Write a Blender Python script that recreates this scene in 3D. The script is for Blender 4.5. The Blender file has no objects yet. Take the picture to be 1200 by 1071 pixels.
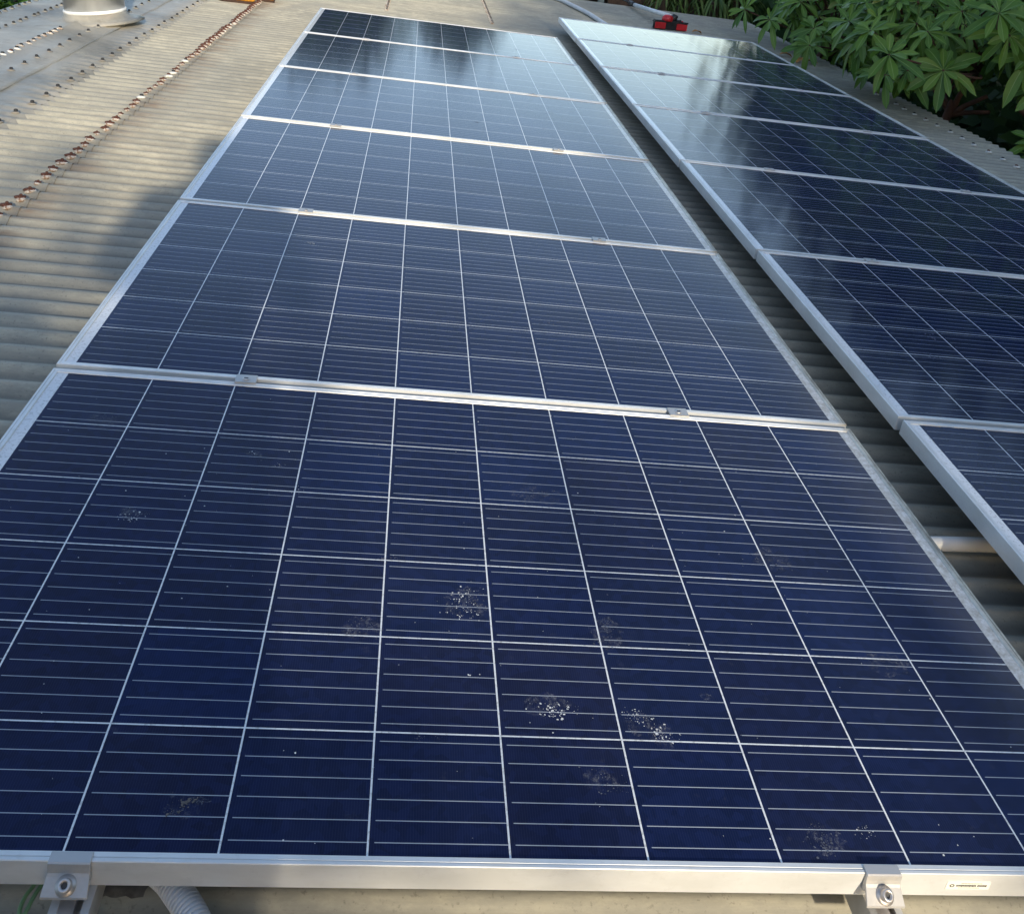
import bpy, bmesh, math, random
from mathutils import Vector, Matrix, Euler, noise
R = math.radians
C = bpy.context.scene.collection
sc = bpy.context.scene
PI = math.pi

# ---------------------------------------------------------------- frame of reference
# everything on the roof is laid out in roof coordinates (x across, y away, z off the
# panels' glass); TILT turns that into the true world: the roof falls to the right.
TILT = Matrix.Rotation(R(7.8), 4, 'Y')

# ---------------------------------------------------------------- camera
cam_d = bpy.data.cameras.new('camera')
cam = bpy.data.objects.new('camera', cam_d); C.objects.link(cam)
cr = ((0.9873306, -0.0826721, 0.13543856), (0.09766887, -0.3560708, -0.92934083), (0.12505627, 0.93079477, -0.34348511))
m = Matrix.Identity(4)
for i in range(3):
    m[i][0] = cr[0][i]; m[i][1] = -cr[1][i]; m[i][2] = -cr[2][i]
m.translation = (0.62567, -0.72941, 1.0164)
cam.matrix_world = TILT @ m
cam_d.sensor_fit = 'HORIZONTAL'; cam_d.sensor_width = 36; cam_d.lens = 36*1124.5/1200
cam_d.shift_y = -0.2204; cam_d.shift_x = -0.0008
cam_d.clip_start = 0.02; cam_d.clip_end = 400
sc.camera = cam

# ---------------------------------------------------------------- sky, sun, exposure
SUN_ROOF = Vector((0.15, -0.93, 0.375)).normalized()      # towards the sun, in roof coordinates
SUN = (TILT.to_3x3() @ SUN_ROOF).normalized()
w = bpy.data.worlds.new('World'); sc.world = w; w.use_nodes = True
nt = w.node_tree
sky = nt.nodes.new('ShaderNodeTexSky'); sky.sky_type = 'NISHITA'; sky.sun_disc = False
sky.sun_elevation = math.asin(SUN.z)
sky.sun_rotation = math.atan2(SUN.x, SUN.y)
sky.air_density = 1.0; sky.altitude = 600; sky.dust_density = 0.9; sky.ozone_density = 1.0
wb = nt.nodes.new('ShaderNodeMix'); wb.data_type = 'RGBA'; wb.blend_type = 'MULTIPLY'; wb.inputs[0].default_value = 1
wb.inputs[7].default_value = (1.04, .985, .93, 1)            # white-balance tint multiplied into the sky colour
nt.links.new(sky.outputs[0], wb.inputs[6]); nt.links.new(wb.outputs[2], nt.nodes['Background'].inputs[0])
nt.nodes['Background'].inputs[1].default_value = 0.15
sd = bpy.data.lights.new('sun', 'SUN'); sd.energy = 2.3; sd.angle = R(1.3); sd.color = (1.0, 0.87, 0.66)
sun = bpy.data.objects.new('sun', sd); C.objects.link(sun)
sun.rotation_euler = SUN.to_track_quat('Z', 'Y').to_euler()
sc.view_settings.view_transform = 'Standard'; sc.view_settings.look = 'None'
sc.view_settings.gamma = 1; sc.view_settings.exposure = 1.10

# ---------------------------------------------------------------- helpers
LEVEL = set()        # top-level objects given in true-world coordinates

class N:
    """small wrapper to write shader node trees briefly"""
    def __init__(s, name):
        s.m = bpy.data.materials.new(name); s.m.use_nodes = True
        s.t = s.m.node_tree; s.b = s.t.nodes['Principled BSDF']; s.out = s.t.nodes['Material Output']
        s.tc = s.t.nodes.new('ShaderNodeTexCoord')
    def set(s, inp, v):
        if isinstance(v, bpy.types.NodeSocket): s.t.links.new(v, inp)
        elif v is not None:
            if isinstance(v, (tuple, list)) and len(v) == 3 and inp.type == 'RGBA': v = (*v, 1)
            inp.default_value = v
    def P(s, **k):
        for a, v in k.items(): s.set(s.b.inputs[a.replace('_', ' ')], v)
        return s
    def math(s, op, a, b=None, c=None, clamp=False):
        n = s.t.nodes.new('ShaderNodeMath'); n.operation = op; n.use_clamp = clamp
        s.set(n.inputs[0], a)
        if b is not None: s.set(n.inputs[1], b)
        if c is not None: s.set(n.inputs[2], c)
        return n.outputs[0]
    def xyz(s, v=None):
        n = s.t.nodes.new('ShaderNodeSeparateXYZ'); s.set(n.inputs[0], v or s.tc.outputs['Object']); return n.outputs
    def comb(s, x, y, z=0.0):
        n = s.t.nodes.new('ShaderNodeCombineXYZ')
        for i, v in enumerate((x, y, z)): s.set(n.inputs[i], v)
        return n.outputs[0]
    def mapping(s, scale=(1, 1, 1), v=None, loc=(0, 0, 0)):
        n = s.t.nodes.new('ShaderNodeMapping'); s.set(n.inputs[0], v or s.tc.outputs['Object'])
        n.inputs['Scale'].default_value = scale; n.inputs['Location'].default_value = loc; return n.outputs[0]
    def noise(s, scale=5, detail=4, rough=.55, v=None, col=False, dist=0):
        n = s.t.nodes.new('ShaderNodeTexNoise'); s.set(n.inputs['Vector'], v or s.tc.outputs['Object'])
        n.inputs['Scale'].default_value = scale; n.inputs['Detail'].default_value = detail
        n.inputs['Roughness'].default_value = rough; n.inputs['Distortion'].default_value = dist
        return n.outputs['Color' if col else 'Fac']
    def white(s, v):
        n = s.t.nodes.new('ShaderNodeTexWhiteNoise'); n.noise_dimensions = '4D'
        s.set(n.inputs['Vector'], v); s.set(n.inputs['W'], s.rnd()); return n.outputs['Value']
    def rnd(s):
        n = s.t.nodes.new('ShaderNodeObjectInfo'); return n.outputs['Random']
    def island(s):
        n = s.t.nodes.new('ShaderNodeNewGeometry'); return n.outputs['Random Per Island']
    def voronoi(s, scale, v=None, out='Distance'):
        n = s.t.nodes.new('ShaderNodeTexVoronoi'); s.set(n.inputs['Vector'], v or s.tc.outputs['Object'])
        n.inputs['Scale'].default_value = scale; return n.outputs[out]
    def ramp(s, f, *st):
        n = s.t.nodes.new('ShaderNodeValToRGB'); s.set(n.inputs[0], f)
        e = n.color_ramp.elements
        while len(e) < len(st): e.new(.5)
        for i, (p, c) in enumerate(st):
            e[i].position = p
            if not isinstance(c, tuple): c = (c, c, c)
            e[i].color = (*c, 1)
        return n.outputs[0]
    def mix(s, f, a, b, mode='MIX'):
        n = s.t.nodes.new('ShaderNodeMix'); n.data_type = 'RGBA'; n.blend_type = mode
        s.set(n.inputs[0], f); s.set(n.inputs[6], a); s.set(n.inputs[7], b); return n.outputs[2]
    def bump(s, h, strength=.3, dist=.01):
        n = s.t.nodes.new('ShaderNodeBump'); s.set(n.inputs['Height'], h)
        n.inputs['Strength'].default_value = strength; n.inputs['Distance'].default_value = dist
        s.set(s.b.inputs['Normal'], n.outputs[0]); return s

def simple(name, col, rough=.6, metal=0, var=.25, scale=8, bump=0, bscale=60):
    n = N(name)
    f = n.noise(scale, 5)
    lo = tuple(c*(1-var) for c in col); hi = tuple(min(1, c*(1+var)) for c in col)
    n.P(Base_Color=n.ramp(f, (.3, lo), (.7, hi)), Roughness=rough, Metallic=metal)
    if bump: n.bump(n.noise(bscale, 3), bump, .002)
    return n.m

def mesh_obj(name, bm, mat=None, parent=None, smooth=False, mods=()):
    me = bpy.data.meshes.new(name); bm.normal_update(); bm.to_mesh(me); bm.free()
    for mm in (mat if isinstance(mat, (list, tuple)) else [mat]):
        if mm: me.materials.append(mm)
    if smooth:
        for p in me.polygons: p.use_smooth = True
    o = bpy.data.objects.new(name, me); C.objects.link(o)
    if parent: o.parent = parent
    return o
def tag(o, label=None, cat=None, group=None, kind=None, level=False):
    if label: o['label'] = label
    if cat: o['category'] = cat
    if group: o['group'] = group
    if kind: o['kind'] = kind
    if level: LEVEL.add(o.name)
    return o
def thing(name, label, cat, loc=(0, 0, 0), rz=0, group=None, level=False):
    o = bpy.data.objects.new(name, None); C.objects.link(o); o.empty_display_size = .05
    o.location = loc; o.rotation_euler = (0, 0, rz)
    return tag(o, label, cat, group, None, level)
def dup(o, parent=None):
    c = o.copy(); C.objects.link(c)
    if parent: c.parent = parent
    for ch in list(o.children): dup(ch, c)
    return c
def box(bm, lo, hi, mi=0, bevel=0, M=None):
    vs = [bm.verts.new((x, y, z)) for x in (lo[0], hi[0]) for y in (lo[1], hi[1]) for z in (lo[2], hi[2])]
    F = [(0, 1, 3, 2), (4, 6, 7, 5), (0, 4, 5, 1), (2, 3, 7, 6), (0, 2, 6, 4), (1, 5, 7, 3)]
    fs = [bm.faces.new([vs[i] for i in f]) for f in F]
    for f in fs: f.material_index = mi
    if bevel:
        es = list({e for f in fs for e in f.edges})
        r = bmesh.ops.bevel(bm, geom=es, offset=bevel, segments=2, affect='EDGES', clamp_overlap=True)
        vs = list({v for f in r['faces'] for v in f.verts} | {v for v in vs if v.is_valid})
    if M is not None:
        for v in vs: v.co = M @ v.co
    return vs
def ring_loft(bm, rings, mi=0, closed=True, cap=True):
    rs = [[bm.verts.new(p) for p in r] for r in rings]
    n = len(rs[0])
    for a, b in zip(rs, rs[1:]):
        for i in range(n if closed else n-1):
            f = bm.faces.new((a[i], a[(i+1) % n], b[(i+1) % n], b[i])); f.material_index = mi
    if cap and closed:
        for r, rev in ((rs[0], True), (rs[-1], False)):
            f = bm.faces.new(list(reversed(r)) if rev else r); f.material_index = mi
    return rs
def tube(bm, pts, rad, n=12, mi=0, cap=True):
    """rad: number or function of arc length s"""
    pts = [Vector(p) for p in pts]; rings = []
    s = 0; up = None
    for i, p in enumerate(pts):
        d = (pts[min(i+1, len(pts)-1)] - pts[max(i-1, 0)]).normalized()
        if up is None:
            up = d.orthogonal().normalized()
        up = (up - d*up.dot(d)).normalized(); sd_ = d.cross(up)
        if i: s += (p-pts[i-1]).length
        r = rad(s) if callable(rad) else (rad[i] if isinstance(rad, (list, tuple)) else rad)
        rings.append([p + (up*math.cos(a)+sd_*math.sin(a))*r for a in [2*PI*k/n for k in range(n)]])
    ring_loft(bm, rings, mi, True, cap)
def lathe(bm, prof, n=24, c=(0, 0, 0), mi=0, M=None):
    rings = []
    for r, z in prof:
        ring = [Vector((c[0]+r*math.cos(2*PI*k/n), c[1]+r*math.sin(2*PI*k/n), c[2]+z)) for k in range(n)]
        rings.append([M @ p for p in ring] if M is not None else ring)
    ring_loft(bm, rings, mi)
def bez(p, n=16):
    """Catmull-Rom through the points"""
    p = [Vector(q) for q in p]; out = []
    q = [p[0]*2-p[1]] + p + [p[-1]*2-p[-2]]
    for i in range(1, len(q)-2):
        for k in range(n):
            t = k/n; a, b, c, d = q[i-1:i+3]
            out.append(.5*((2*b)+(c-a)*t+(2*a-5*b+4*c-d)*t*t+(3*b-a-3*c+d)*t**3))
    out.append(p[-1]); return out

# ---------------------------------------------------------------- materials
def m_roof():
    n = N('weathered_roof_sheet')
    x = n.xyz()
    base = n.ramp(n.noise(1.3, 6, .6), (.32, (.32, .305, .25)), (.5, (.44, .41, .32)), (.68, (.55, .50, .375)))
    streak = n.noise(3.0, 6, .65, v=n.mapping((.8, 13, 1)))
    base = n.mix(n.ramp(streak, (.40, .55), (.60, 0.)), base, (.25, .24, .20))
    blot = n.noise(7.0, 8, .7, v=n.mapping((1, 2.2, 1), loc=(3, 1, 0)))
    base = n.mix(n.ramp(blot, (.49, 0.), (.60, .65)), base, (.52, .48, .37))
    speck = n.noise(150, 3, .6)
    big = n.noise(.9, 4, .6, v=n.mapping((1, 1, 1), loc=(11, 4, 0)))
    base = n.mix(n.ramp(big, (.46, 0.), (.60, .5)), base, (.29, .285, .25))
    bleed = n.math('MULTIPLY', n.math('SUBTRACT', 1.0, n.math('MULTIPLY', n.math('ABSOLUTE', n.math('ADD', x['X'], .46)), 1/.11, clamp=True)), n.ramp(n.noise(24, 5, .7, v=n.mapping((.15, 1, 1))), (.42, 0.), (.62, .75)))
    base = n.mix(bleed, base, (.20, .125, .075))
    fine = n.noise(30, 8, .8, v=n.mapping((.6, 1.6, 1)))
    base = n.mix(n.ramp(fine, (.42, .42), (.56, 0.)), base, (.27, .26, .22))
    base = n.mix(n.ramp(speck, (.60, 0.), (.72, .5)), base, (.13, .12, .10))
    # valleys painted darker: grime plus groove shade that sharpens the ribs
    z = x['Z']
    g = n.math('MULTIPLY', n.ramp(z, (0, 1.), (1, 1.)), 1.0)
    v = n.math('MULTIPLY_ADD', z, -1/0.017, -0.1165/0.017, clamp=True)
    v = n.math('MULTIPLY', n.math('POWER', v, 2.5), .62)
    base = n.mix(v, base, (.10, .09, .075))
    n.P(Base_Color=base, Roughness=.72, Metallic=.0)
    n.b.inputs['Specular IOR Level'].default_value = .35
    n.bump(n.noise(90, 4), .25, .002)
    return n.m
def m_flash():
    n = N('aged_flashing_sheet')
    a = n.noise(1.6, 5, .6, dist=.6)
    base = n.ramp(a, (.34, (.16, .16, .145)), (.5, (.27, .26, .225)), (.64, (.38, .355, .30)))
    b = n.noise(4.5, 7, .7, dist=1.5)
    base = n.mix(n.ramp(b, (.50, 0.), (.60, .45)), base, (.36, .345, .31))
    c = n.noise(14, 6, .7)
    base = n.mix(n.ramp(c, (.55, 0.), (.7, .5)), base, (.16, .15, .13))
    r = n.noise(2.2, 3, .5, v=n.mapping((1, 1, 1), loc=(7, 2, 0)))
    base = n.mix(n.ramp(r, (.64, 0.), (.72, .35)), base, (.42, .25, .18))
    n.P(Base_Color=base, Roughness=n.ramp(b, (.3, .38), (.7, .6)), Metallic=.0)
    n.b.inputs['Specular IOR Level'].default_value = .25
    n.bump(n.noise(9, 5, .6), .5, .012)
    return n.m
def m_alu(name='anodised_aluminium', col=(.76, .77, .78), dirt=.35, rough=.34, metal=.75):
    n = N(name)
    d = n.noise(22, 6, .7)
    d2 = n.noise(3, 4, .6)
    base = n.mix(n.ramp(d, (.50, 0.), (.74, dirt)), col, (.33, .30, .25))
    base = n.mix(n.ramp(d2, (.45, 0.), (.7, .18)), base, (.52, .50, .45))
    n.P(Base_Color=base, Roughness=n.ramp(d2, (.3, rough), (.7, rough+.18)), Metallic=metal)
    n.bump(n.noise(220, 2), .05, .001)
    return n.m
def m_frame():
    """module frame: anodised metal, grimy on the low (right-hand) flange"""
    n = N('panel_frame_aluminium'); x = n.xyz()
    d = n.noise(60, 6, .75, v=n.mapping((1, 1, 1)))
    base = n.mix(n.ramp(d, (.55, 0.), (.78, .30)), (.74, .75, .75), (.36, .35, .32))
    sm = n.noise(7, 5, .6, v=n.mapping((1, 1, 2.5)))
    base = n.mix(n.ramp(sm, (.40, 0.), (.62, .40)), base, (.50, .50, .47))
    low = n.math('MULTIPLY_ADD', x['X'], 60.0, -60*1.628, clamp=True)
    top = n.math('MULTIPLY_ADD', x['Z'], 400.0, 1.0, clamp=True)
    g = n.noise(26, 7, .72, v=n.mapping((1, .45, 1), v=n.comb(x['X'], n.math('ADD', x['Y'], n.math('MULTIPLY', n.rnd(), 9.0)), 0.)))
    k = n.math('MULTIPLY', n.math('MULTIPLY', low, top), n.ramp(g, (.40, .15), (.60, 1.)))
    base = n.mix(n.math('MULTIPLY', n.math('MULTIPLY', low, top), .7), base, (.50, .46, .36))
    base = n.mix(n.math('MULTIPLY', k, .8), base, (.13, .115, .09))
    n.P(Base_Color=base, Roughness=.42, Metallic=n.math('MULTIPLY_ADD', k, -.25, .30))
    n.bump(n.noise(200, 2), .05, .001)
    return n.m
CP = 0.15875; CX0 = 0.03125; CY0 = 0.01525
def m_laminate():
    n = N('solar_cells_under_glass'); x = n.xyz()
    u = n.math('DIVIDE', n.math('SUBTRACT', x['X'], CX0), CP)
    v = n.math('DIVIDE', n.math('SUBTRACT', x['Y'], CY0), CP)
    vc = n.math('MINIMUM', n.math('MAXIMUM', v, 0.5), 5.5)
    def line(c, half):     # 1 where c is within half (metres) of an integer
        f = n.math('ABSOLUTE', n.math('SUBTRACT', n.math('FRACT', n.math('ADD', c, .5)), .5))
        return n.math('LESS_THAN', f, half/CP)
    col = line(u, .00115)
    rowf = line(v, .00105)
    inr = n.math('MULTIPLY', n.math('GREATER_THAN', v, .5), n.math('LESS_THAN', v, 5.5))
    row = n.math('MULTIPLY', rowf, inr)
    outx = n.math('ADD', n.math('LESS_THAN', u, 0.0), n.math('GREATER_THAN', u, 10.0), clamp=True)
    white = n.math('MAXIMUM', n.math('MAXIMUM', col, row), outx)
    b = n.math('ABSOLUTE', n.math('SUBTRACT', n.math('FRACT', n.math('MULTIPLY', v, 6.0)), .5))
    bus = n.math('LESS_THAN', b, .00058*6/CP)
    bus = n.math('MULTIPLY', bus, n.math('GREATER_THAN', n.math('FRACT', u), .045))
    # cell-to-cell tone
    cid = n.comb(n.math('FLOOR', u), n.math('FLOOR', v))
    w1 = n.white(cid)
    cell = n.ramp(w1, (0., (.0034, .0085, .043)), (.30, (.0042, .0095, .038)), (.55, (.0065, .0088, .034)), (.75, (.0042, .0112, .048)), (1., (.0034, .0120, .056)))
    grain = n.voronoi(75, v=n.mapping((1, 1, 1)), out='Color')
    gs = n.t.nodes.new('ShaderNodeSeparateColor'); n.set(gs.inputs[0], grain)
    cell = n.mix(.30, cell, n.ramp(gs.outputs[0], (0., (.002, .005, .028)), (1., (.010, .020, .090))))
    # faint fingers across the busbars
    fg = n.math('LESS_THAN', n.math('FRACT', n.math('MULTIPLY', x['X'], 1/.0031)), .16)
    cell = n.mix(n.math('MULTIPLY', fg, .10), cell, (.10, .12, .20))
    sheet = n.mix(n.ramp(n.noise(140, 4, .7), (.52, 0.), (.64, .55)), (.74, .76, .78), (.30, .30, .29))
    lowb = n.math('GREATER_THAN', x['X'], 1.6165)
    sheet = n.mix(n.math('MULTIPLY', lowb, n.ramp(n.noise(55, 6, .75, v=n.comb(x['X'], n.math('ADD', x['Y'], n.math('MULTIPLY', n.rnd(), 7.0)), 0.)), (.40, .15), (.62, .75))), sheet, (.30, .27, .21))
    c = n.mix(bus, cell, (.36, .39, .44))
    c = n.mix(white, c, sheet)
    # dust film: blotchy, heavier along the low right-hand edge and the near edges
    rv = n.comb(n.math('ADD', x['X'], n.math('MULTIPLY', n.rnd(), 11.0)), x['Y'], 0.)
    d1 = n.ramp(n.noise(3.2, 6, .65, v=rv, dist=.4), (.42, .002), (.75, .020))
    d2 = n.ramp(n.noise(38, 5, .7, v=rv), (.62, 0.), (.78, .05))
    e = n.math('POWER', n.math('MULTIPLY_ADD', x['X'], 1/.13, -1.50/.13, clamp=True), 1.6)
    e = n.math('MULTIPLY', n.math('MULTIPLY', e, .20), n.ramp(n.noise(9, 5, .6, v=rv), (.35, .5), (.65, 1.)))
    dust = n.math('ADD', n.math('ADD', d1, d2), e, clamp=True)
    c = n.mix(dust, c, (.36, .34, .30))
    n.P(Base_Color=c, Roughness=n.math('MULTIPLY_ADD', dust, .6, .105, clamp=True), IOR=1.25)
    n.bump(n.noise(9, 2, .5, v=n.mapping((1, 1.4, 1))), .03, .004)
    return n.m
def m_leaf(name, dark, light, rough=.42, trans=.25):
    n = N(name)
    f = n.island()
    g = n.noise(1.7, 3)
    c = n.ramp(n.math('MULTIPLY_ADD', g, .5, n.math('MULTIPLY', f, .5)), (.2, dark), (.8, light))
    n.P(Base_Color=c, Roughness=rough)
    n.b.inputs['Specular IOR Level'].default_value = .35
    tr = n.t.nodes.new('ShaderNodeBsdfTranslucent'); n.set(tr.inputs[0], n.mix(.5, c, (.10, .22, .02)))
    mx = n.t.nodes.new('ShaderNodeMixShader'); mx.inputs[0].default_value = trans
    n.t.links.new(n.b.outputs[0], mx.inputs[1]); n.t.links.new(tr.outputs[0], mx.inputs[2])
    n.t.links.new(mx.outputs[0], n.out.inputs[0])
    return n.m
def m_rust():
    n = N('rusted_screw_cap')
    f = n.noise(160, 6, .75)
    n.P(Base_Color=n.ramp(f, (.34, (.020, .010, .008)), (.5, (.095, .034, .020)), (.72, (.20, .080, .045))), Roughness=.9)
    n.bump(n.noise(400, 3), .6, .002); return n.m
def m_seal():
    n = N('white_sealant')
    f = n.noise(70, 5, .7)
    n.P(Base_Color=n.ramp(f, (.40, (.22, .12, .07)), (.50, (.46, .40, .33)), (.62, (.64, .61, .55))), Roughness=.6)
    n.bump(n.noise(200, 3), .4, .002); return n.m

M = dict(
    roof=m_roof(), flash=m_flash(), alu=m_alu(), frame=m_frame(), glass=m_laminate(), rust=m_rust(), seal=m_seal(),
    sealw=simple('pale_sealant', (.62, .61, .57), .6, var=.25, scale=60),
    clamp=m_alu('clamp_aluminium', (.50, .49, .48), .5, .45, .5),
    rail=m_alu('rail_aluminium', (.60, .59, .57), .3, .42, .6),
    steel=m_alu('bolt_steel', (.62, .58, .56), .4, .3, .85),
    flue=m_alu('flue_metal', (.74, .75, .74), .12, .24, .95),
    under=simple('panel_back_sheet', (.55, .55, .55), .6),
    dark=simple('dark_rubber', (.02, .02, .02), .7),
    blackcap=simple('black_screw_cap', (.018, .017, .016), .6, var=.5),
    pvc=simple('white_pvc', (.68, .68, .66), .45, var=.08, scale=14),
    pvcg=simple('grey_pvc', (.55, .55, .54), .5, var=.12, scale=10),
    hose=simple('white_conduit_plastic', (.66, .68, .70), .38, var=.06),
    boot=simple('tan_boot_leather', (.78, .36, .045), .55, var=.25, scale=30, bump=.3),
    sole=simple('boot_sole', (.06, .03, .02), .8),
    red=simple('red_plastic', (.55, .02, .025), .35, var=.15),
    blackp=simple('black_plastic', (.02, .02, .022), .45, var=.3),
    bristle=simple('dark_bristles', (.03, .03, .03), .9, var=.5, scale=80),
    leaf=m_leaf('glossy_whorl_leaf', (.045, .120, .018), (.150, .260, .040), .38, .30),
    leafy=m_leaf('yellowing_whorl_leaf', (.16, .20, .05), (.30, .30, .08), .45, .2),
    rib=m_leaf('leaf_midrib', (.16, .26, .07), (.24, .34, .10), .5, .05),
    strap=m_leaf('strap_leaf', (.04, .085, .02), (.13, .19, .05), .5, .25),
    bush=m_leaf('small_leaf', (.018, .055, .010), (.065, .15, .025), .5, .25),
    fol=m_leaf('tree_leaf', (.014, .040, .010), (.045, .095, .020), .5, .2),
    bark=simple('bark', (.10, .065, .045), .9, var=.4, scale=12, bump=.6, bscale=30),
    barkr=simple('reddish_bark', (.09, .040, .024), .85, var=.4, scale=10, bump=.5, bscale=40),
    grass=simple('grass_ground', (.06, .075, .03), .95, var=.5, scale=2),
    wall=simple('rendered_wall', (.30, .27, .22), .9, var=.15, scale=2),
    brown=simple('dark_brown_boards', (.035, .018, .012), .7, var=.4, scale=4),
    post=simple('blue_grey_paint', (.10, .14, .16), .5, var=.15),
    tinroof=simple('grey_tin', (.25, .25, .25), .5, .3),
    dry=simple('dry_leaf', (.45, .20, .04), .7, var=.4, scale=40),
    drop=simple('dried_dropping', (.60, .61, .62), .9, var=.25, scale=120),
    dropg=simple('dried_grey_smear', (.085, .095, .13), .9, var=.3, scale=90),
    dropb=simple('dried_brown_smear', (.13, .11, .10), .9, var=.3, scale=90),
    wireg=simple('green_wire', (.20, .34, .16), .4, var=.15),
    paper=simple('paper_label', (.80, .79, .70), .5, var=.03),
    ink=simple('label_ink', (.05, .05, .05), .6),
    tape=simple('old_sealing_tape', (.12, .11, .10), .8, var=.5, scale=60, bump=.6, bscale=90),
    skin=simple('skin', (.35, .18, .11), .5, var=.1), shirt=simple('navy_cotton', (.03, .04, .09), .85),
    trousers=simple('grey_cotton', (.08, .08, .09), .85), hair=simple('dark_hair', (.015, .01, .008), .6),
)

# ---------------------------------------------------------------- the setting (true-world level)
bm = bmesh.new()
bmesh.ops.create_grid(bm, x_segments=60, y_segments=60, size=150)
for v in bm.verts:
    v.co.z = .25*noise.noise(v.co*.05)
g = mesh_obj('ground', bm, M['grass'], smooth=True); g.location = (0, 60, -3.6)
tag(g, kind='structure', level=True)

# ---------------------------------------------------------------- the house and its corrugated roof
PITCH = .0762; ZC = -.1165; AMP = .0085
X0, X1, Y0, Y1 = -.86, 4.26, -2.4, 9.66
def wave(y): return ZC - AMP + AMP*math.cos(2*PI*(y/PITCH - .80))
house = thing('house', 'low house whose corrugated metal roof carries the solar panels', 'house')
def roof_sheet(xa, xb, lift, name, ya=Y0, yb=Y1, nx=30):
    bm = bmesh.new()
    ny = int((yb-ya)/PITCH*10); ys = [ya+(yb-ya)*j/ny for j in range(ny+1)]
    xs = [xa+(xb-xa)*i/nx for i in range(nx+1)]
    grid = []
    for x in xs:
        grid.append([bm.verts.new((x, y, wave(y)+lift+.0030*noise.noise(Vector((x*1.7, y*1.1, 0)))+.0016*noise.noise(Vector((x*6, y*4, 3))))) for y in ys])
    for i in range(nx):
        for j in range(ny):
            bm.faces.new((grid[i][j], grid[i+1][j], grid[i+1][j+1], grid[i][j+1]))
    # folded rim so the sheet has thickness at its ends
    for i in (0, nx):
        low = [bm.verts.new((xs[i], y, wave(y)+lift-.0015-.0008)) for y in ys]
        for j in range(ny): bm.faces.new((grid[i][j], grid[i][j+1], low[j+1], low[j]))
    return mesh_obj(name, bm, M['roof'], house, True)
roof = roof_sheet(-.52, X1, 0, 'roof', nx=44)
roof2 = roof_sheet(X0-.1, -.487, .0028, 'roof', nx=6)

# smooth flashing that covers the top end of the sheets, dressed down over the corrugations
bm = bmesh.new()
ny = int((Y1-Y0)/PITCH*8); cols = 10; G = []
for i in range(cols+1):
    t = i/cols; row = []
    for j in range(ny+1):
        y = Y0+(Y1-Y0)*j/ny
        edge = -.835 - .012*math.cos(2*PI*(y/PITCH-.8)) + .018*noise.noise(Vector((0, y*2.3, 5)))
        x = -1.058*(1-t) + edge*t
        k = max(0, (t-.25)/.75)**1.3
        flat = -.1095 + .006*noise.noise(Vector((x*5, y*3.5, 1))) + .0035*noise.noise(Vector((x*12, y*9, 4)))
        z = flat*(1-k) + (wave(y)+.0055)*k
        row.append(bm.verts.new((x, y, z)))
    G.append(row)
for i in range(cols):
    for j in range(ny): bm.faces.new((G[i][j], G[i+1][j], G[i+1][j+1], G[i][j+1]))
mesh_obj('flashing', bm, M['flash'], house, True)
# upper flashing with its edge lapped over the strip, running to the edge of the roof
bm = bmesh.new(); G = []
xs = [-1.042, -1.0421, -1.06, -1.09, -1.115, -1.14, -1.18, -1.22, -1.255, -1.275, -1.30, -1.36, -1.42, -1.48, -1.52, -1.56, -1.62, -1.68, -1.735, -1.736]
for i, x in enumerate(xs):
    row = []
    for j in range(int((Y1-Y0)/.05)+1):
        y = Y0+.05*j
        z = -.103 + .007*noise.noise(Vector((x*3, y*1.3, 9))) + .0025*noise.noise(Vector((x*9, y*5, 2)))
        z += .008*math.exp(-((x+1.13)/.03)**2) + .012*math.exp(-((x+1.272)/.022)**2)
        if i == 0: z -= .007
        if i == len(xs)-1: z -= .13
        row.append(bm.verts.new((x+.010*noise.noise(Vector((0, y*1.1, 3))), y, z)))
    G.append(row)
for i in range(len(G)-1):
    for j in range(len(G[0])-1): bm.faces.new((G[i][j], G[i][j+1], G[i+1][j+1], G[i+1][j]))
mesh_obj('flashing', bm, M['flash'], house, True)
# walls under the roof
bm = bmesh.new()
box(bm, (-1.70, Y0+.15, -4.2), (4.0, Y1-.25, -.26))
mesh_obj('wall', bm, M['wall'], house)
# eave gutter on the low side
bm = bmesh.new()
for a, b in (((4.235, Y0, -.25), (4.24, Y1, -.165)), ((4.235, Y0, -.256), (4.34, Y1, -.251)), ((4.335, Y0, -.25), (4.34, Y1, -.17))): box(bm, a, b)
mesh_obj('gutter', bm, M['tinroof'], house)

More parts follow.
